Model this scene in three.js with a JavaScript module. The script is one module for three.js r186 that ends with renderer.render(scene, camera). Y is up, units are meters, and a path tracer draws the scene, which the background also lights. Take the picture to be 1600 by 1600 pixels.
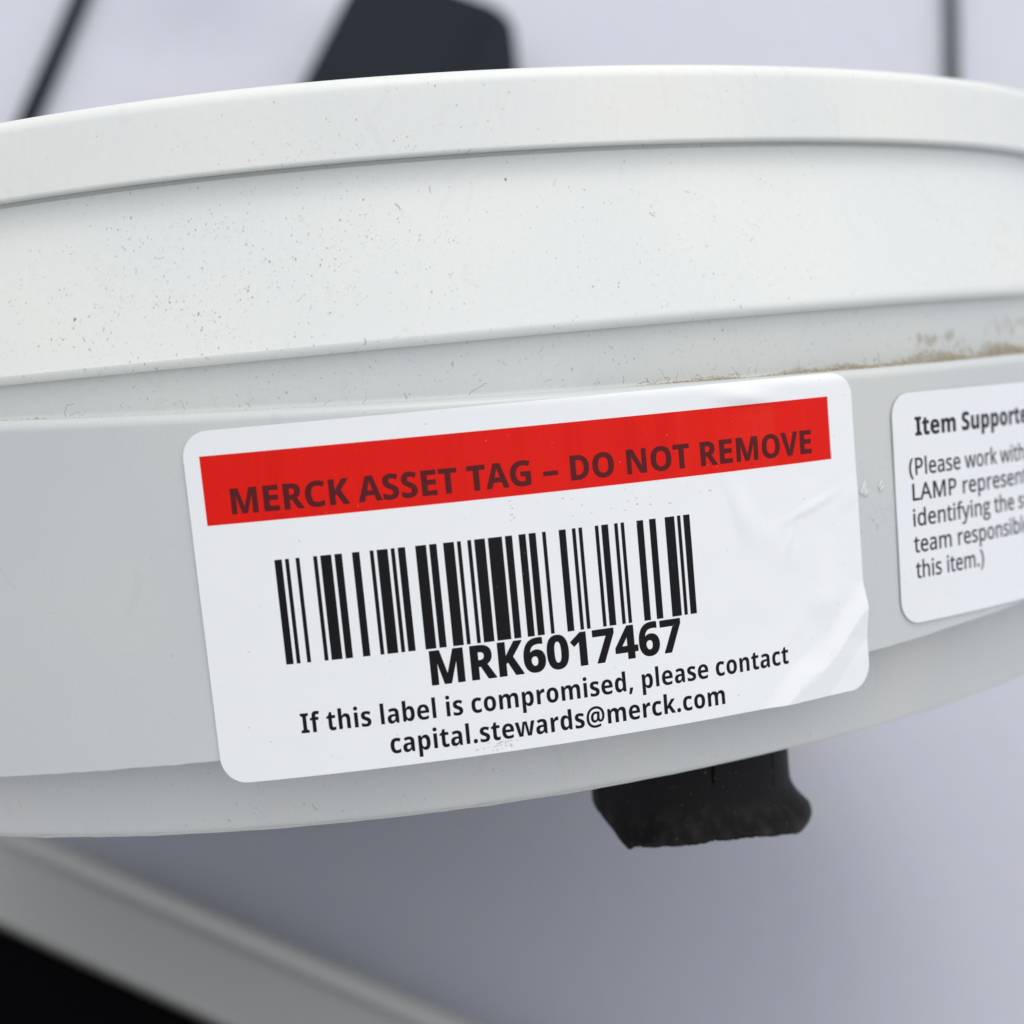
import * as THREE from 'three';
import { mergeGeometries } from 'three/addons/utils/BufferGeometryUtils.js';
import { ImprovedNoise } from 'three/addons/math/ImprovedNoise.js';
import { RoundedBoxGeometry } from 'three/addons/geometries/RoundedBoxGeometry.js';

// ---------------------------------------------------------------- camera, sky, sun, exposure
const MM = 0.001;
const scene = new THREE.Scene();
const TILT = THREE.MathUtils.degToRad(42), HEIGHT = 88 * MM;          // the drum leans back, its middle stands 88 mm up
const camera = new THREE.PerspectiveCamera(2 * Math.atan(800 / 2700) * 180 / Math.PI, 1, 0.01, 80);
{
  const lean = new THREE.Quaternion().setFromAxisAngle(new THREE.Vector3(1, 0, 0), -TILT);
  camera.position.set(0, 0, 209.02 * MM).applyQuaternion(lean).add(new THREE.Vector3(0, HEIGHT, 0));
  camera.quaternion.copy(lean).multiply(new THREE.Quaternion().setFromEuler(new THREE.Euler(-0.07307, -0.08575, -0.09632, 'YXZ')));
  camera.focus = 0.1255;
  camera.userData.fStop = 25;
}
scene.add(camera);

function overcastSky() {
  const w = 128, h = 64, d = new Float32Array(w * h * 4), n = new ImprovedNoise();
  for (let j = 0; j < h; j++) for (let i = 0; i < w; i++) {
    const el = ((j + 0.5) / h - 0.5) * Math.PI, az = (i + 0.5) / w * 2 * Math.PI, s = Math.max(0, Math.sin(el));
    const c = 1 + 0.07 * n.noise(Math.cos(az) * Math.cos(el) * 2.2, Math.sin(az) * Math.cos(el) * 2.2, s * 4);
    const away = 1 + (-0.24 * Math.sin(az - Math.PI) + 0.3 * Math.cos(az - Math.PI)) * Math.cos(el);   // a little brighter to the right and on the far side
    const L = 1.3 * (0.42 + 0.58 * s) * c * away, k = (j * w + i) * 4;
    d[k] = L * 0.985; d[k + 1] = L * 0.995; d[k + 2] = L * 1.01; d[k + 3] = 1;
  }
  const t = new THREE.DataTexture(d, w, h, THREE.RGBAFormat, THREE.FloatType);
  t.mapping = THREE.EquirectangularReflectionMapping; t.magFilter = t.minFilter = THREE.LinearFilter;
  t.colorSpace = THREE.LinearSRGBColorSpace; t.needsUpdate = true;
  return t;
}
scene.background = scene.environment = overcastSky();
const sun = new THREE.DirectionalLight(0xfff8ee, 0.5);
sun.position.set(0.45, 1.8, -0.6); sun.target.position.set(0, 0, 0);
sun.castShadow = true; sun.shadow.radius = 45; sun.shadow.mapSize.set(2048, 2048);
Object.assign(sun.shadow.camera, { left: -0.8, right: 0.8, top: 0.8, bottom: -0.8, near: 0.1, far: 5 });
scene.add(sun, sun.target);
const EXPOSURE = 1.0;

// ---------------------------------------------------------------- helpers
let seed = 20417;
const rnd = () => { seed = (seed * 1664525 + 1013904223) >>> 0; return seed / 4294967296; };
const rr = (a, b) => a + (b - a) * rnd();
const perlin = new ImprovedNoise();
const clamp = (x, a, b) => Math.min(b, Math.max(a, x));
const smooth = (a, b, x) => { const t = clamp((x - a) / (b - a), 0, 1); return t * t * (3 - 2 * t); };
const lerp = (a, b, t) => a + (b - a) * t;
const V = (x, y, z) => new THREE.Vector3(x, y, z);

function mesh(name, geo, mat, parent) {
  const m = new THREE.Mesh(geo, mat); m.name = name; m.castShadow = m.receiveShadow = true; (parent || scene).add(m); return m;
}
function tag(o, label, category) { o.userData.label = label; o.userData.category = category; return o; }
// a grid of points P(i, j) in mm -> BufferGeometry in metres
function grid(nu, nv, P, uv, closeU = false) {
  const pos = [], tex = [], idx = [];
  for (let j = 0; j <= nv; j++) for (let i = 0; i <= nu; i++) {
    const p = P(i / nu, j / nv, i, j); pos.push(p[0] * MM, p[1] * MM, p[2] * MM);
    const t = uv ? uv(i / nu, j / nv, i, j) : [i / nu, j / nv]; tex.push(t[0], t[1]);
  }
  const w = nu + 1;
  for (let j = 0; j < nv; j++) for (let i = 0; i < nu; i++) {
    const a = j * w + i, b = a + 1, c = a + w, d = c + 1; idx.push(a, c, b, b, c, d);
  }
  const g = new THREE.BufferGeometry();
  g.setAttribute('position', new THREE.Float32BufferAttribute(pos, 3));
  g.setAttribute('uv', new THREE.Float32BufferAttribute(tex, 2));
  g.setIndex(idx); g.computeVertexNormals();
  if (closeU) {                                                     // one normal across the seam
    const n = g.attributes.normal;
    for (let j = 0; j <= nv; j++) {
      const a = j * w, b = a + nu, v = V(n.getX(a) + n.getX(b), n.getY(a) + n.getY(b), n.getZ(a) + n.getZ(b)).normalize();
      n.setXYZ(a, v.x, v.y, v.z); n.setXYZ(b, v.x, v.y, v.z);
    }
  }
  return g;
}

// ---------------------------------------------------------------- the shape of the drum: heights (mm) of its edges round the wall
const poly = (c, lo, hi, rest) => a => {
  const f = x => c.reduce((s, k, i) => s + k * x ** i, 0);
  const m = (lo + hi) / 2, far = smooth(1.25, 3.0, Math.abs(Math.atan2(Math.sin(a - m), Math.cos(a - m))));
  return lerp(f(clamp(a, lo, hi)), rest, far);
};
const hTop = poly([23.004, 0.594, -3.384, 2.733], -0.5, 0.93, 22.8);
const hRim = poly([17.22, 0.417, -2.387, 1.949], -0.5, 0.93, 17.0);
const hNeck = a => hRim(a) - 0.31;
const hLipTop = poly([4.15, 0.52, 0.09], -0.5, 0.85, 4.3);
const hLip = poly([3.477, 0.019, 0.316, -0.348], -0.5, 0.85, 3.5);
const hShoulder = poly([-0.291, -3.509, 2.478, -0.01], -0.5, 0.72, -1.3);
const hPanelEnd = poly([-24.286, 1.303, 2.798], -0.5, 0.72, -23.6);
const hBase = poly([-30.826, -0.396, 3.457, -2.674], -0.5, 0.8, -30.6);

const NA = 900, FRONT = 0.35;
const ang = u => FRONT - Math.PI + u * 2 * Math.PI;                 // the seam is at the back
// ring swept from a profile: prof(a) = list of [radius, height] in mm (same count for every a)
function ring(prof, texW, texH, h0) {
  const cache = [], n = prof(0).length - 1;
  for (let i = 0; i <= NA; i++) cache.push(prof(Math.abs(i - NA) < 0.5 ? ang(0) : ang(i / NA)));
  return grid(NA, n, (u, v, i, j) => { const a = ang(u), [r, h] = cache[i][j]; return [r * Math.sin(a), h, r * Math.cos(a)]; },
    (u, v, i, j) => { const a = ang(u), [r, h] = cache[i][j]; return [(a * 85 + 50) / texW, (h - h0) / texH]; }, true);
}
// points of an arc between two directions (degrees, 0 = outward, 90 = up)
const arc = (cr, ch, r, d0, d1, n) => Array.from({ length: n + 1 }, (_, i) => {
  const t = THREE.MathUtils.degToRad(lerp(d0, d1, i / n)); return [cr + r * Math.cos(t), ch + r * Math.sin(t)];
});
const line = (p, q, n) => Array.from({ length: n + 1 }, (_, i) => [lerp(p[0], q[0], i / n), lerp(p[1], q[1], i / n)]);

// ---------------------------------------------------------------- materials
function canvas(w, h) { const c = document.createElement('canvas'); c.width = w; c.height = h; return [c, c.getContext('2d')]; }
function texture(c, repeat = true) {
  const t = new THREE.CanvasTexture(c); t.colorSpace = THREE.SRGBColorSpace; t.anisotropy = 8;
  t.wrapS = t.wrapT = repeat ? THREE.RepeatWrapping : THREE.ClampToEdgeWrapping;
  t.magFilter = THREE.LinearFilter; t.minFilter = THREE.LinearMipmapLinearFilter; t.generateMipmaps = true;
  return t;
}
const css = (r, g, b, a = 1) => `rgba(${r | 0},${g | 0},${b | 0},${a})`;
const WRAP = 150;                                                   // mm of wall that one dirt sheet covers
// plastic with grime: faint tint, specks, short scratches and hairs; clusters = [s, h, spread, count]
function dirty(base, hgt, { clusters = [], loose = 120, scratches = 25, stains = [], dark = 1, big = [] }) {
  const pw = 2048, k = pw / WRAP, ph = Math.ceil(hgt * k), [c, g] = canvas(pw, ph);
  g.fillStyle = css(...base); g.fillRect(0, 0, pw, ph);
  for (let i = 0; i < 60; i++) {                                     // broad faint yellowing and wear
    const x = rnd() * pw, y = rnd() * ph, r = rr(40, 160), up = rnd() < 0.5, q = g.createRadialGradient(x, y, 0, x, y, r);
    const col = up ? [base[0] + 6, base[1] + 4, base[2]] : [base[0] - 5, base[1] - 3, base[2] - 2];
    q.addColorStop(0, css(...col, 0.35)); q.addColorStop(1, css(...col, 0)); g.fillStyle = q; g.fillRect(x - r, y - r, 2 * r, 2 * r);
  }
  for (let i = 0; i < 46; i++) {                                     // rubbed-in smears, mostly running down the wall
    const x = rnd() * pw, y = rnd() * ph; g.strokeStyle = css(base[0] - 34, base[1] - 34, base[2] - 38, rr(0.03, 0.1)); g.lineWidth = rr(2, 9); g.lineCap = 'round';
    g.beginPath(); g.moveTo(x, y); g.quadraticCurveTo(x + rr(-12, 12), y + rr(4, 18), x + rr(-18, 18), y + rr(8, 40)); g.stroke();
  }
  const X = s => (s + 50) * k, Y = h => ph - h * k;
  for (const [s, h, rx, ry, col, al] of stains) for (let i = 0; i < 34; i++) {
    const x = X(s + rx * (rnd() + rnd() - 1)), y = Y(h + ry * (rnd() + rnd() - 1)), r = rr(1.5, 9);
    const q = g.createRadialGradient(x, y, 0, x, y, r); q.addColorStop(0, css(...col, al * rr(0.4, 1))); q.addColorStop(1, css(...col, 0));
    g.fillStyle = q; g.fillRect(x - r, y - r, 2 * r, 2 * r);
  }
  const speck = (x, y, sc = 1) => {
    const r = sc * (0.25 + 0.5 * rnd() ** 6), tone = rr(70, 135), al = dark * rr(0.25, 0.9);
    g.fillStyle = css(tone + 6, tone, tone - 8, al); g.beginPath(); g.ellipse(x, y, r * rr(0.7, 1), r * rr(0.9, 1.9), rr(-0.5, 0.5), 0, 7); g.fill();
  };
  for (const [s, h, sp, n] of clusters) for (let i = 0; i < n * 11; i++) {
    const q = () => (rnd() + rnd() + rnd() - 1.5) * sp, x = X(s + q() * 1.7), y = Y(h + q() * 0.75);
    if (perlin.noise(x * 0.03, y * 0.03, s) + 0.6 * perlin.noise(x * 0.09, y * 0.09, h) > rr(-0.25, 0.35)) speck(x, y);   // in clumps
  }
  for (let i = 0; i < loose * 3; i++) speck(rnd() * pw, rnd() * ph, 0.9);
  for (const [s, h, r, col] of big) { g.fillStyle = css(...col, 0.9); g.beginPath(); g.ellipse(X(s), Y(h), r * k * 0.7, r * k, rr(-0.6, 0.6), 0, 7); g.fill(); }
  g.lineCap = 'round';
  for (let i = 0; i < scratches; i++) {
    const x = rnd() * pw, y = rnd() * ph, t = rr(-2.6, 0.6), l = rr(2, 6);
    g.strokeStyle = css(110, 105, 98, dark * rr(0.2, 0.6)); g.lineWidth = rr(0.5, 1.1); g.beginPath(); g.moveTo(x, y);
    g.quadraticCurveTo(x + l * Math.cos(t), y + l * Math.sin(t), x + l * Math.cos(t + rr(-0.6, 0.6)) * 1.4, y + l * Math.sin(t + rr(-1, 1)) * 1.4); g.stroke();
  }
  return texture(c);
}
const plastic = (map, rough, extra = {}) => new THREE.MeshPhysicalMaterial({ map, roughness: rough, clearcoat: 0.18, clearcoatRoughness: 0.35, ...extra });
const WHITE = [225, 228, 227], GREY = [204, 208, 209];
const matRim = plastic(dirty([231, 233, 231], 9, { clusters: [[8, 3, 7, 70], [-5, 2, 7, 30], [55, 5, 12, 50]], loose: 130, scratches: 22, dark: 0.85, big: [[62, 0.5, 0.22, [70, 60, 40]], [44, 0.4, 0.15, [150, 135, 100]]] }), 0.42);
const matBand = plastic(dirty(WHITE, 15, { clusters: [[-8, 8, 9, 190], [-18, 6, 8, 110], [4, 9, 6, 70], [30, 7, 10, 90], [66, 7, 7, 110], [20, 3, 14, 70], [-14, 2.5, 9, 60]], loose: 260, scratches: 60, big: [[13.5, 12.6, 0.1, [60, 55, 50]], [-19.6, 5.2, 0.12, [115, 90, 65]]], stains: [[66, 6, 5, 4, [205, 200, 185], 0.3]] }), 0.45);
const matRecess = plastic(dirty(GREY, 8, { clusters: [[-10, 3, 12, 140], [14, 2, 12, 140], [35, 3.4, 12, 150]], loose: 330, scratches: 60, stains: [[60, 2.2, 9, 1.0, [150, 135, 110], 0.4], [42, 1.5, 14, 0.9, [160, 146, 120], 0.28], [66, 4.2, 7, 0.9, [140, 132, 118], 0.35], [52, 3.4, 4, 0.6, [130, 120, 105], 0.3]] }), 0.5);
const matPanel = plastic(dirty([199, 203, 204], 30, { clusters: [[41, 15, 2.2, 60]], loose: 130, scratches: 26, dark: 0.7 }), 0.36, { clearcoat: 0.4, clearcoatRoughness: 0.22 });
const matBase = plastic(dirty([206, 208, 207], 9, { clusters: [[-5, 5, 12, 70], [20, 5, 12, 60]], loose: 190, scratches: 30, dark: 0.8 }), 0.5);

// ---------------------------------------------------------------- the setting: a pale floor
{
  const pw = 1024, [c, g] = canvas(pw, pw);
  g.fillStyle = css(190, 193, 205); g.fillRect(0, 0, pw, pw);
  for (let i = 0; i < 160; i++) {
    const x = rnd() * pw, y = rnd() * pw, r = rr(60, 150), up = rnd() < 0.5;
    for (const dx of [-pw, 0, pw]) for (const dy of [-pw, 0, pw]) {
      if (x + dx < -r || x + dx > pw + r || y + dy < -r || y + dy > pw + r) continue;
      const q = g.createRadialGradient(x + dx, y + dy, 0, x + dx, y + dy, r), col = up ? [199, 202, 212] : [178, 181, 195];
      q.addColorStop(0, css(...col, 0.3)); q.addColorStop(1, css(...col, 0)); g.fillStyle = q; g.fillRect(x + dx - r, y + dy - r, 2 * r, 2 * r);
    }
  }
  for (let i = 0; i < 420; i++) {
    const x = rnd() * pw, y = rnd() * pw, r = rr(8, 30), pink = rnd() < 0.4, q = g.createRadialGradient(x, y, 0, x, y, r), col = pink ? [188, 174, 184] : [162, 165, 180];
    q.addColorStop(0, css(...col, 0.5)); q.addColorStop(1, css(...col, 0)); g.fillStyle = q; g.fillRect(x - r, y - r, 2 * r, 2 * r);
  }
  const t = texture(c); t.repeat.set(22, 22);
  const f = mesh('floor', new THREE.PlaneGeometry(30, 30).rotateX(-Math.PI / 2), new THREE.MeshStandardMaterial({ map: t, roughness: 0.75 }));
  f.userData.kind = 'structure'; f.userData.label = 'pale blue grey floor, blurred, all round and beneath the white drum';
}

// ---------------------------------------------------------------- the drum
const drum = new THREE.Group(); drum.name = 'plastic_drum'; scene.add(drum);
drum.position.set(0, HEIGHT, 0); drum.rotation.x = -TILT;
tag(drum, 'round white plastic drum with red and white asset tag, leaning back on pale floor', 'equipment housing');
const wob = (a, k, amp) => amp * perlin.noise(a * k, k * 1.7, 3.1);

{ // rim: flat lid, rounded upper edge, wall, underside
  const F = 1.15;
  const g = ring(a => {
    const R = 82.8 + wob(a, 5, 0.04), t = hTop(a) + 0.12, b = hRim(a);
    return [[0.01, t - 1.2], ...line([50, t - 1.2], [74, t - 1.2], 1), ...arc(75.6, t - 0.6, 0.6, 180, 95, 4), ...arc(R - F - 0.12, t - F, F, 90, 4, 10),
      ...line([R - 0.1, t - F - 0.5], [R - 0.01, b + 0.35], 5), ...arc(R - 0.18, b + 0.18, 0.18, 0, -90, 4), ...line([R - 0.5, b], [R - 1.95, b + 0.02], 2)];
  }, WRAP, 9, 15);
  mesh('rim', g, matRim, drum);
}
{ // flared band with a rounded lip
  const g = ring(a => {
    const nk = hNeck(a), lt = hLipTop(a), lb = hLip(a);
    const up = [81.22, nk - 0.12], dn = [84.85, lt + 0.1];
    return [[80.8, nk + 0.6], [80.83, nk + 0.06], ...arc(81.1, nk - 0.12, 0.14, 90, 10, 3), ...line([up[0] + 0.05, up[1] - 0.1], dn, 10), ...arc(84.25, lb + 0.62, 0.66, 8, -90, 12).map(([r, h], i) => [r, i < 1 ? (h + lt) / 2 : h]), ...line([84.0, lb - 0.03], [83.3, lb + 0.05], 2)];
  }, WRAP, 15, 2.5);
  mesh('flared_band', g, matBand, drum);
}
{ // set-back strip behind the lip, with the ledge at its foot
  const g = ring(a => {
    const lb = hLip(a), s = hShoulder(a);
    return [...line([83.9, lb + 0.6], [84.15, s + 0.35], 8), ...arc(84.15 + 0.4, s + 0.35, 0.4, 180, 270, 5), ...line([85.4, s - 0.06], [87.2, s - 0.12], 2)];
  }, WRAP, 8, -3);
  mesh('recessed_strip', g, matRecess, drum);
}
const panelR = (a, h) => 87.95 + wob(a, 4, 0.09) + 0.05 * perlin.noise(a * 6, h * 0.12, 8.3);
{ // smooth wall panel with a rounded shoulder and a thin cut lower edge
  const F = 0.85;
  const g = ring(a => {
    const s = hShoulder(a) + 0.04, e = hPanelEnd(a) + 0.06 * perlin.noise(a * 90, 1.3, 0) + 0.1 * perlin.noise(a * 14, 5.3, 0), R = panelR(a, s);
    const wall = line([R, s - F - 0.3], [R, e + 0.1], 16).map(([r, h]) => [panelR(a, h), h]);
    return [[86.6, s - 0.1], ...arc(R - F, s - F, F, 92, 2, 12), ...wall, ...arc(panelR(a, e) - 0.08, e + 0.08, 0.08, 0, -90, 3), [87.1, e + 0.02], [85.4, e + 0.05]];
  }, WRAP, 30, -28);
  mesh('wall_panel', g, matPanel, drum);
}
{ // base band tapering in below the panel, with rough moulding flash along its edge
  const flash = a => 0.13 + 0.06 * perlin.noise(a * 40, 3.7, 0) + Math.max(0, perlin.noise(a * 26, 7.7, 0)) ** 2 * 0.5 + Math.max(0, perlin.noise(a * 80, 2.1, 0) - 0.25) * 0.25;
  const g = ring(a => {
    const e = hPanelEnd(a), b = hBase(a), f = flash(a) * (1 - smooth(0.15, 0.4, a));
    return [...line([83.5, e + 1.5], [82.8, b + 0.45], 10), ...line([82.73, b + 0.25], [82.68, b + 0.1], 2), [82.74 + f * 0.9, b + 0.03 - f * 0.1], [82.6 + f * 0.7, b - 0.03 - f * 0.4], [82.3, b - 0.02], [81.3, b + 0.1], [79.5, b + 0.14]];
  }, WRAP, 9, -32);
  mesh('base_band', g, matBase, drum);
}
{ // dark plate closing the underside
  const g = ring(a => line([0.01, -30.3], [79.7, hBase(a) + 0.3], 3), WRAP, 9, -32);
  mesh('underside_plate', g, new THREE.MeshStandardMaterial({ color: 0x9a9d9e, roughness: 0.7 }), drum);
}
{ // post under the rear of the drum that carries it, standing on the floor
  const g = new THREE.CylinderGeometry(8 * MM, 9 * MM, 1, 32);
  const m = mesh('support_post', g, new THREE.MeshStandardMaterial({ color: 0x8a8d90, roughness: 0.5, metalness: 0.3 }), drum);
  const lift = V(0, -HEIGHT, 0), inv = new THREE.Quaternion().setFromAxisAngle(V(1, 0, 0), TILT);
  const lo = V(0, 0.0005, -0.022).add(lift).applyQuaternion(inv), hi = V(0, 0.031, -0.022).add(lift).applyQuaternion(inv);
  m.position.copy(lo).lerp(hi, 0.5); m.scale.y = lo.distanceTo(hi); m.quaternion.copy(inv);
}

// ---------------------------------------------------------------- stickers on the wall panel
// s = mm along the wall, h = height; corners TL TR BL BR; lift(u, v) in mm off the wall
function sticker(name, C, Wd, Ht, rad, nu, nv, lift, mat, thick = 0.1) {
  const at = (u, v, off) => {
    const s = lerp(lerp(C[0][0], C[1][0], u), lerp(C[2][0], C[3][0], u), v), h = lerp(lerp(C[0][1], C[1][1], u), lerp(C[2][1], C[3][1], u), v);
    const a = s / 88.1, sh = hShoulder(a) + 0.04, R = panelR(a, h), d = Math.max(0, h - (sh - 0.85));
    const r = R - (0.85 - Math.sqrt(Math.max(0.01, 0.85 ** 2 - Math.min(d, 0.84) ** 2))) + off;   // follows the shoulder
    return [r * Math.sin(a), h, r * Math.cos(a)];
  };
  const rows = [];                                                   // v of each row, closer together at the round corners
  for (let j = 0; j <= 8; j++) rows.push(rad / Ht * (1 - Math.cos(j / 8 * Math.PI / 2)));
  for (let j = 1; j < nv; j++) rows.push(lerp(rad / Ht, 1 - rad / Ht, j / nv));
  for (let j = 8; j >= 0; j--) rows.push(1 - rad / Ht * (1 - Math.cos(j / 8 * Math.PI / 2)));
  const N = rows.length - 1;
  const inset = v => { const y = Math.min(v, 1 - v) * Ht; return y >= rad ? 0 : (rad - Math.sqrt(Math.max(0, rad * rad - (rad - y) ** 2))) / Wd; };
  const U = (i, j) => { const k = inset(rows[j]); return lerp(k, 1 - k, i / nu); };
  const top = grid(nu, N, (u, v, i, j) => at(U(i, j), rows[j], thick + lift(U(i, j), rows[j])), (u, v, i, j) => [U(i, j), 1 - rows[j]]);
  const rim = [];
  for (let i = 0; i <= nu; i++) rim.push([U(i, 0), rows[0]]);
  for (let j = 1; j <= N; j++) rim.push([U(nu, j), rows[j]]);
  for (let i = nu - 1; i >= 0; i--) rim.push([U(i, N), rows[N]]);
  for (let j = N - 1; j >= 0; j--) rim.push([U(0, j), rows[j]]);
  const skirt = grid(rim.length - 1, 1, (u, v, i, j) => at(rim[i][0], rim[i][1], lift(...rim[i]) + (j ? 0.012 : thick)), (u, v, i) => [0.004 + 0.01 * rim[i][0], 0.5]);
  return mesh(name, mergeGeometries([top, skirt]), mat, drum);
}
// text set between two x positions on a baseline, letters cap mm high
function type(g, k, str, x0, x1, y, cap, font, fill, fat = 0) {
  const px = cap * k / 0.714; g.font = `${font} ${px}px sans-serif`; g.textBaseline = 'alphabetic'; g.textAlign = 'left';
  const w = g.measureText(str).width; g.save(); g.translate(x0 * k, y * k); if (x1) g.scale((x1 - x0) * k / w, 1);
  g.fillStyle = fill; g.fillText(str, 0, 0);
  if (fat) { g.strokeStyle = fill; g.lineWidth = fat * k; g.lineJoin = 'round'; g.strokeText(str, 0, 0); }
  g.restore(); return w / k;
}
const CODE = { M: '113123', R: '231131', K: '112331', 6: '223112', startB: '211214', toC: '113141', '01': '222122', 74: '142211', 67: '141122', check: '111422', stop: '2331112' };
function assetTagPrint() {
  const W = 51, H = 24.4, pw = 2048, k = pw / W, ph = Math.round(H * k), [c, g] = canvas(pw, ph);
  g.fillStyle = css(239, 241, 243); g.fillRect(0, 0, pw, ph);
  for (let i = 0; i < 90; i++) { g.fillStyle = css(120, 120, 118, rr(0.15, 0.4)); g.beginPath(); g.arc(rnd() * pw, rnd() * ph, rr(0.8, 2.6), 0, 7); g.fill(); }
  for (const [n, u, v, su, sv] of [[26, 30, 7.6, 8, 0.8], [22, 19, 23.9, 2.5, 0.3]]) for (let i = 0; i < n; i++) { g.fillStyle = css(150, 140, 128, rr(0.2, 0.45)); g.beginPath(); g.ellipse((u + rr(-su, su)) * k, (v + rr(-sv, sv)) * k, rr(1.5, 6), rr(1, 3), 0, 0, 7); g.fill(); }
  g.fillStyle = css(226, 19, 4); g.fillRect(1.13 * k, 0.0715 * ph, (48.62 - 1.13) * k, (0.2665 - 0.0715) * ph);
  for (let i = 0; i < 70; i++) {                                     // uneven ink in the red band; pink gloss haze painted in towards the right
    const x = rr(1.2, 48.5) * k, w = rr(4, 60), glossHaze = x / pw > 0.68; g.fillStyle = glossHaze ? css(226, 90, 84, rr(0.02, 0.09)) : css(190, 8, 6, rr(0.02, 0.07));
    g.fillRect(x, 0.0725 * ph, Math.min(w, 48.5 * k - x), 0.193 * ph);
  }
  for (let i = 0; i < 60; i++) { g.fillStyle = css(246, 200, 190, rr(0.15, 0.6)); g.beginPath(); g.ellipse(rr(1.3, 48.4) * k, rr(0.075, 0.262) * ph, rr(0.5, 2), rr(0.5, 3), rr(0, 3), 0, 7); g.fill(); }
  const ink = css(11, 10, 17);
  type(g, k, 'MERCK ASSET TAG – DO NOT REMOVE', 2.75, 46.95, 0.2395 * H, 1.72, 'bold', css(88, 22, 26), 0.05);
  const bits = [CODE.startB, CODE.M, CODE.R, CODE.K, CODE[6], CODE.toC, CODE['01'], CODE[74], CODE[67], CODE.check, CODE.stop].join('');
  const mod = (35.85 - 5.5) / 123; let x = 5.5, bar = true; g.fillStyle = ink;
  for (const b of bits) { const w = b * mod; if (bar) g.fillRect((x - 0.01) * k, 0.379 * ph, (w + 0.02) * k, (0.676 - 0.379) * ph); x += w; bar = !bar; }
  type(g, k, 'MRK6017467', 15.3, 34.5, 0.779 * H, 2.33, 'bold', ink, 0.1);
  type(g, k, 'If this label is compromised, please contact', 5.95, 43.45, 0.876 * H, 1.36, 'bold', ink, 0);
  type(g, k, 'capital.stewards@merck.com', 12.07, 37.75, 0.962 * H, 1.36, 'bold', ink, 0);
  for (let i = 0; i < 46; i++) { g.fillStyle = css(215, 215, 208, rr(0.15, 0.55)); g.beginPath(); g.ellipse(rr(5.5, 36) * k, rr(0.38, 0.96) * ph, rr(0.6, 2), rr(0.8, 4), rr(-0.4, 0.4), 0, 7); g.fill(); }
  for (let i = 0; i < 40; i++) { g.fillStyle = css(150, 150, 140, rr(0.1, 0.3)); g.beginPath(); g.arc(rr(0.1, 0.7) * pw, rr(0.38, 0.7) * ph, rr(0.6, 2.2), 0, 7); g.fill(); }
  return texture(c, false);
}
{ // large tag: crumpled at its right end, lower right corner creased
  const W = 51, H = 24.4;
  const gauss = (u, v, cu, cv, su, sv, rot = 0) => { const x = (u - cu), y = (v - cv), c = Math.cos(rot), s = Math.sin(rot); return Math.exp(-(((x * c + y * s) / su) ** 2) - ((-x * s + y * c) / sv) ** 2); };
  const lift = (un, vn) => {
    const u = un * W, v = vn * H; let z = 0;
    const p = [43.2, 24.4], q = [50.9, 18.6], L = Math.hypot(q[0] - p[0], q[1] - p[1]);      // the crease, in mm from the top left corner
    const d = ((u - p[0]) * -(q[1] - p[1]) + (v - p[1]) * (q[0] - p[0])) / L + 0.25 * Math.sin(u * 0.9);  // > 0 towards the corner
    z += 0.46 * (d < 0 ? smooth(-1.9, 0.45, d) / 0.9 : 1.0 - 0.42 * Math.min(d, 1.9));         // crisp crest, then the flap falls back
    z += 0.20 * gauss(u, v, 40.3, 9.9, 0.9, 2.2, -0.28) + 0.06 * gauss(u, v, 42.4, 11.6, 0.9, 2.6, -0.55) - 0.08 * gauss(u, v, 38.9, 9.4, 0.6, 1.8, -0.2);
    z += 0.10 * gauss(u, v, 46.4, 9.9, 2.6, 0.36, -0.33) + 0.13 * gauss(u, v, 44.3, 11.9, 0.35, 1.3, 0.35) - 0.10 * gauss(u, v, 44.9, 11.4, 0.5, 0.9, 0.3);
    z += 0.20 * gauss(u, v, 47.3, 17.0, 1.3, 2.6, 0.08) + 0.02 * perlin.noise(u * 0.9, v * 0.9, 4) * smooth(44, 47, u) * smooth(11.5, 14, v) * (1 - smooth(19, 21, v));
    z += 0.30 * gauss(u, v, 41.0, 1.15, 2.2, 0.55, 0.08) - 0.10 * gauss(u, v, 41.2, 2.0, 2.4, 0.4, 0.08) + 0.10 * gauss(u, v, 41.5, 4.6, 3.2, 1.4);
    z += 0.035 * perlin.noise(u * 0.22, v * 0.3, 1.5) + 0.06 * smooth(33, 48, u) * perlin.noise(u * 0.5, v * 0.45, 9.5);
    return Math.max(z, 0) + 0.03;
  };
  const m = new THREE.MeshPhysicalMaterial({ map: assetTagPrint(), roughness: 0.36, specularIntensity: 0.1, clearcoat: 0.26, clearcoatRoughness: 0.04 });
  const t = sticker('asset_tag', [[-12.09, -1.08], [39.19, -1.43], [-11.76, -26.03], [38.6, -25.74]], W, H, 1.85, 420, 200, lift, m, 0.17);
  t.userData.label = 'large white tag with red heading band, barcode and creased lower right corner';
}
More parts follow.
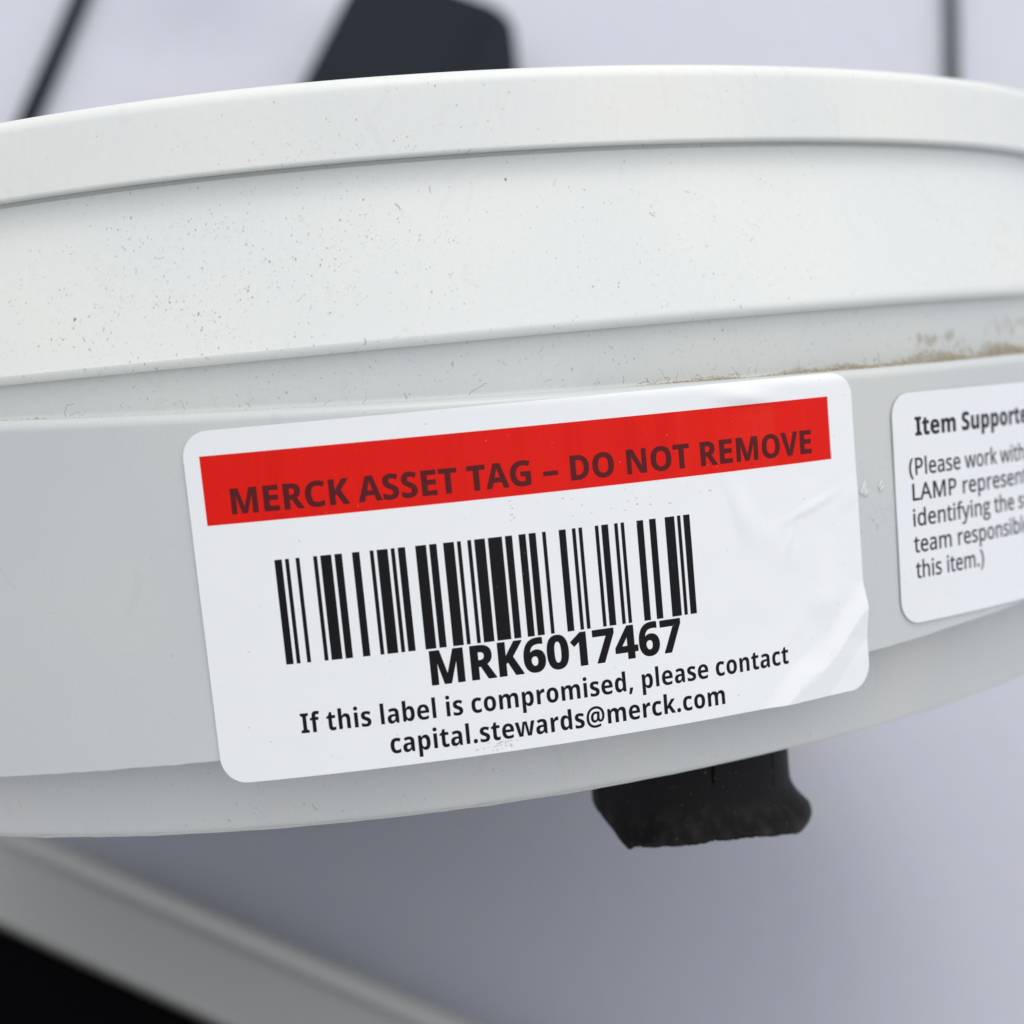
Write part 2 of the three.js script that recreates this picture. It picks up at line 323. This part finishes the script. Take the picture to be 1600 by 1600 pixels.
{ // second sticker, further right
  const W = 38, H = 18.1, pw = 2048, k = pw / W, ph = Math.round(H * k), [c, g] = canvas(pw, ph), ink = css(40, 42, 48);
  g.fillStyle = css(235, 237, 240); g.fillRect(0, 0, pw, ph);
  for (let i = 0; i < 150; i++) { g.fillStyle = css(120, 118, 112, rr(0.15, 0.5)); g.beginPath(); g.arc(rnd() * pw, rnd() * ph, rr(0.8, 3), 0, 7); g.fill(); }
  type(g, k, 'Item Supported', 2.45, 2.45 + 16.7, 3.4, 1.42, 'bold', ink, 0.06);
  const lines = [['(Please work with', 1.5, 15.6, 6.5], ['LAMP representative', 1.62, 20.3, 8.48], ['identifying the support', 1.62, 21.3, 10.5], ['team responsible for', 1.66, 18.8, 12.56], ['this item.)', 1.74, 8.5, 14.58]];
  for (const [s, x, w, y] of lines) type(g, k, s, x, x + w, y, 1.3, '', ink, 0.05);
  const e = 38, C = [[43.3, -3.53], [43.3 + e, -3.53 - 0.019 * e], [42.6, -21.66], [42.6 + e, -21.66 - 0.0134 * e]];
  const m = new THREE.MeshPhysicalMaterial({ map: texture(c, false), roughness: 0.42, specularIntensity: 0.2, clearcoat: 0.1, clearcoatRoughness: 0.2 });
  const t = sticker('item_sticker', C, W, H, 1.9, 160, 70, (u, v) => 0.03 + 0.05 * (1 + perlin.noise(u * 5, v * 3, 2)), m, 0.11);
  t.userData.label = 'smaller white sticker with five lines of dark text at the right';
}
{ // dabs of clear dried glue on the bare wall between the stickers
  let parts = 0; const glue = new THREE.MeshPhysicalMaterial({ color: 0xd2d5d5, roughness: 0.18, clearcoat: 1, clearcoatRoughness: 0.08 });
  for (const [s, h, w, l, rot] of [[39.75, -10.5, 0.3, 0.6, 0.4], [39.95, -10.9, 0.22, 0.34, 0.9], [41.5, -10.4, 0.11, 0.4, 0.6], [41.62, -10.7, 0.12, 0.36, 0.9]]) {
    const a = s / 88.1, b = new THREE.SphereGeometry(1, 14, 10), p = b.attributes.position;
    for (let i = 0; i < p.count; i++) { const f = 1 + 0.45 * perlin.noise(p.getX(i) * 2 + s * 3, p.getY(i) * 2, h); p.setXYZ(i, p.getX(i) * f * w, p.getY(i) * f * l, p.getZ(i) * 0.12); }
    b.rotateZ(-rot); b.scale(MM, MM, MM); b.rotateY(a); b.translate(88 * MM * Math.sin(a), h * MM, 88 * MM * Math.cos(a)); b.computeVertexNormals(); mesh(parts ? 'glue_dab_' + String(parts).padStart(3, '0') : 'glue_dab', b, glue, drum); parts++;
  }
}

// ---------------------------------------------------------------- rubber foot under the drum, torn along its lower edge
{
  const cx = 25.2, cz = 66.0, N = 420, prof = 26;
  const cutKeys = [[-180, -36.4], [-120, -35.6], [-90, -35.75], [-76, -36.2], [-60, -37.2], [-47, -38.35], [-40, -38.0], [-20, -37.75], [0, -37.6], [20, -37.75], [45, -38.5], [65, -39.2], [90, -39.5], [130, -39.2], [180, -36.4]];
  const cut = deg => {
    let i = 0; while (i < cutKeys.length - 2 && deg > cutKeys[i + 1][0]) i++;
    const [a, b] = [cutKeys[i], cutKeys[i + 1]], n = perlin.noise(deg * 0.13, 3.3, 1) * 0.12 + perlin.noise(deg * 0.8, 6.1, 2) * 0.08 + perlin.noise(deg * 1.9, 1.9, 7) * 0.09;
    return lerp(a[1], b[1], (deg - a[0]) / (b[0] - a[0])) + n * (1 - 0.8 * smooth(60, 80, Math.abs(deg - 20)));
  };
  const rad = (deg, h) => {
    const wgt = smooth(-72, -25, deg) * (0.75 + 0.25 * smooth(-20, 70, deg)) * (1 - smooth(150, 180, deg)) + 0.05;
    let r = 8.4 + 1.5 * wgt * clamp((-34.9 - h) / 2.7, 0, 1) ** 1.7 - 1.1 * wgt * clamp((-38.1 - h) / 1.4, 0, 1) ** 1.6 + 0.02 * perlin.noise(deg * 0.1, h * 2, 5);
    for (const [d, w, hb, dp] of [[3, 1.1, -34.6, 0.45], [44, 0.8, -34.9, 0.35]]) {               // splits in the rubber
      const x = Math.abs(deg - d - (h + 32) * 0.5) / (w * clamp((h - hb) / 3.5, 0.02, 1)); if (h > hb && x < 1) r -= dp * (1 - x * x);
    }
    return r;
  };
  const P = (u, v, i, j) => {
    const deg = lerp(-180, 180, u), t = THREE.MathUtils.degToRad(deg), c = cut(deg);
    if (j <= prof) { const h = lerp(-29.5, c, j / prof), r = rad(deg, h); return [cx + r * Math.sin(t), h, cz + r * Math.cos(t)]; }
    const k = (j - prof) / 5, r = rad(deg, c) * (1 - 0.22 * k) - 0.15; return [cx + r * Math.sin(t), c + 1.6 * k * k, cz + r * Math.cos(t)];   // inside of the torn cup
  };
  const [c, g] = canvas(1024, 256); g.fillStyle = css(17, 17, 19); g.fillRect(0, 0, 1024, 256);
  for (let i = 0; i < 260; i++) { const x = rnd() * 1024, y = rr(150, 256), r = rr(8, 30), q = g.createRadialGradient(x, y, 0, x, y, r); q.addColorStop(0, css(84, 78, 68, 0.16)); q.addColorStop(1, css(84, 78, 68, 0)); g.fillStyle = q; g.fillRect(x - r, y - r, 2 * r, 2 * r); }
  for (let i = 0; i < 420; i++) { g.fillStyle = css(195, 186, 166, rr(0.1, 0.6) * (rnd() < 0.3 ? 1.3 : 0.6)); g.beginPath(); g.ellipse(rnd() * 1024, 256 * rr(0.2, 1) ** 0.8, rr(0.5, 1.5), rr(0.6, 2.2), 0, 0, 7); g.fill(); }
  const m = new THREE.MeshPhysicalMaterial({ map: texture(c), roughness: 0.6, specularIntensity: 0.35 });
  const f = mesh('rubber_foot', grid(N, prof + 5, P, (u, v) => [u * 2, 1 - v], true), m, drum);
  f.userData.label = 'black rubber foot with split sides and torn lower edge';
}

// ---------------------------------------------------------------- dust and lint caught on the ledge above the panel
{
  const pile = a => smooth(0.2, 0.4, a) * (0.4 + 0.6 * smooth(0.35, 0.65, a)) * clamp(0.65 + 1.1 * perlin.noise(a * 22, 4.4, 0), 0.12, 1.3) + 0.05;
  const grain = new THREE.IcosahedronGeometry(0.001, 0), n = 15000;
  const inst = new THREE.InstancedMesh(grain, new THREE.MeshStandardMaterial({ roughness: 1 }), n), o = new THREE.Object3D(), col = new THREE.Color();
  for (let i = 0; i < n; i++) {
    const a = i < 900 ? rr(-0.4, 0.25) : 0.2 + 0.65 * rnd() ** 0.75, p = pile(a), s = hShoulder(a), q = rnd(), back = rnd();
    const r = lerp(87.1, 84.3, back), h = s - 0.02 + p * 0.95 * q ** 1.5 * (0.3 + back * 0.9);
    o.position.set(r * MM * Math.sin(a), h * MM, r * MM * Math.cos(a)); o.scale.setScalar(0).set(rr(0.02, 0.07), rr(0.02, 0.05), rr(0.02, 0.07)); o.rotation.set(rr(0, 6), rr(0, 6), rr(0, 6)); o.updateMatrix(); inst.setMatrixAt(i, o.matrix);
    const t = rr(0.6, 1.25); inst.setColorAt(i, col.setRGB(0.56 * t, 0.50 * t, 0.39 * t));
  }
  inst.name = 'ledge_dust'; inst.castShadow = inst.receiveShadow = true; inst.userData.kind = 'stuff'; drum.add(inst);
  const hairs = [], hair = (a, h, len, curl, r0, rad) => {
    const pts = []; let x = 0, y = 0, d = rr(-0.3, 3.4), bend = rr(-curl, curl);
    for (let i = 0; i < 9; i++) { pts.push([x, y]); x += Math.cos(d) * len / 8; y += Math.sin(d) * len / 8; d += bend + rr(-0.5, 0.5); }
    const c = new THREE.CatmullRomCurve3(pts.map(([px, py]) => { const t = a + px / 88, R = r0 + rr(-0.1, 0.25) + Math.max(0, 0.2 - py * 0.05); return V(R * MM * Math.sin(t), (h + py) * MM, R * MM * Math.cos(t)); }));
    hairs.push(new THREE.TubeGeometry(c, 22, rad * MM, 5));
  };
  for (let i = 0; i < 60; i++) { const a = 0.21 + 0.6 * rnd() ** 1.1; hair(a, hShoulder(a) + rr(0.02, 0.35), rr(0.3, 1.3), 0.2, 85.6, rr(0.008, 0.017)); }
  for (let i = 0; i < 10; i++) { const a = rr(-0.34, 0.1); hair(a, hShoulder(a) + rr(0.02, 0.2), rr(0.4, 1.6), 0.4, 86.5, rr(0.010, 0.02)); }
  const hm = mesh('lint', mergeGeometries(hairs), new THREE.MeshStandardMaterial({ color: new THREE.Color().setRGB(0.30, 0.24, 0.165), roughness: 1 }), drum);
  hm.userData.kind = 'stuff';
}

// ---------------------------------------------------------------- things on the floor behind and below
{ // grey metal rail on the floor, raised bead along its far edge
  const prof = new THREE.Shape(); // x = across (towards the far side), y = up
  const sh = -21.7, M = (x, y) => prof.lineTo(x + sh, y), Q = (a, b, x, y) => prof.quadraticCurveTo(a + sh, b, x + sh, y);
  prof.moveTo(-23.3 + sh, 0.2); M(-23.3, 10.0); Q(-23.3, 10.3, -23.0, 10.3); M(-14.0, 10.4); Q(-12.9, 10.2, -12.6, 9.6); Q(-12.1, 9.0, -11.6, 9.6); Q(-11.2, 10.2, -10.1, 10.3); Q(-9.1, 10.2, -8.8, 9.2); M(-8.4, 0.2); prof.closePath();
  const g = new THREE.ExtrudeGeometry(prof, { depth: 330, bevelEnabled: false, curveSegments: 8 }); g.translate(0, 0, -165); g.scale(MM, MM, MM);
  const [c, x] = canvas(256, 256); x.fillStyle = css(198, 198, 198); x.fillRect(0, 0, 256, 256);
  for (let i = 0; i < 120; i++) { x.fillStyle = css(192 + rr(-20, 14), 192 + rr(-18, 14), 190 + rr(-20, 14), 0.25); x.beginPath(); x.arc(rnd() * 256, rnd() * 256, rr(3, 26), 0, 7); x.fill(); }
  const t = texture(c); t.repeat.set(25, 25);
  const r = mesh('metal_rail', g, new THREE.MeshStandardMaterial({ map: t, roughness: 0.48, metalness: 0.15 }));
  r.rotation.y = Math.atan2(0.84, 0.54);                             // runs from the left back to the right front
  tag(r, 'blurred grey metal rail with raised edge, crossing the floor at lower left', 'rail');
}
{ // near-black block added to stand for the dark gap in front of the rail
  const g = new RoundedBoxGeometry(0.07, 0.009, 0.30, 4, 0.0025); g.translate(-0.0452 - 0.035, 0.0048, 0);
  const b = mesh('dark_gap_block', g, new THREE.MeshPhysicalMaterial({ color: new THREE.Color().setRGB(0.004, 0.004, 0.005), roughness: 1, specularIntensity: 0.05 }));
  b.rotation.y = Math.atan2(0.84, 0.54);
  tag(b, 'deep black block in place of a dark gap in the lower left corner, against the grey rail', 'pad');
}
{ // black slab with rounded corners on the floor behind the drum
  const s = new THREE.Shape();
  s.moveTo(-16, 157); s.lineTo(11.5, 239); s.quadraticCurveTo(14.5, 247, 21, 241); s.lineTo(38, 225.5); s.lineTo(41.5, 222.2); s.quadraticCurveTo(47.6, 217, 47.4, 209); s.lineTo(44, 165); s.quadraticCurveTo(43, 157, 36, 157); s.closePath();
  const g = new THREE.ExtrudeGeometry(s, { depth: 9, bevelEnabled: true, bevelThickness: 2.5, bevelSize: 2.5, bevelOffset: -2.5, bevelSegments: 5, curveSegments: 16 });
  g.rotateX(-Math.PI / 2); g.translate(0, 2.6, 0); g.scale(MM, MM, MM);
  const grp = new THREE.Group(); grp.name = 'black_case'; scene.add(grp);
  mesh('shell', g, new THREE.MeshPhysicalMaterial({ color: new THREE.Color().setRGB(0.016, 0.020, 0.028), roughness: 0.6, specularIntensity: 0.07 }), grp);
  const rg = new RoundedBoxGeometry(3 * MM, 2 * MM, 44 * MM, 3, 0.9 * MM); rg.rotateY(-0.30); rg.translate(34 * MM, 14.0 * MM, -195 * MM);
  mesh('ridge', rg, new THREE.MeshPhysicalMaterial({ color: new THREE.Color().setRGB(0.012, 0.015, 0.021), roughness: 0.55, specularIntensity: 0.12 }), grp);
  tag(grp, 'blurred black plastic case with rounded end on floor behind the drum rim', 'case');
}
function cable(name, pts, rad, color, label, group) {
  const g = new THREE.TubeGeometry(new THREE.CatmullRomCurve3(pts.map(p => V(p[0] * MM, rad * MM + 0.0003, p[1] * MM))), 80, rad * MM, 14);
  const m = mesh(name, g, new THREE.MeshPhysicalMaterial({ color: new THREE.Color().setRGB(...color), roughness: 0.55, specularIntensity: 0.07 }));
  tag(m, label, 'cable'); m.userData.group = group; return m;
}
cable('floor_cable', [[-81, -135], [-74.5, -170], [-68, -204.1], [-58.6, -255.7], [-46, -330], [-30, -430]], 2.3, [0.014, 0.017, 0.024], 'thick black cable slanting across the floor at upper left', 'cables on the floor behind the drum');
cable('floor_cable_001', [[131, -125], [140, -155], [149.8, -188.2], [160.5, -222.6], [184, -300], [214, -400]], 1.7, [0.06, 0.066, 0.075], 'thin grey black cable standing upright in view at upper right', 'cables on the floor behind the drum');

// ---------------------------------------------------------------- render
const renderer = new THREE.WebGLRenderer({ antialias: true });
renderer.setSize(1024, 1024);
renderer.shadowMap.enabled = true;
renderer.toneMapping = THREE.LinearToneMapping;
renderer.toneMappingExposure = EXPOSURE;
renderer.render(scene, camera);
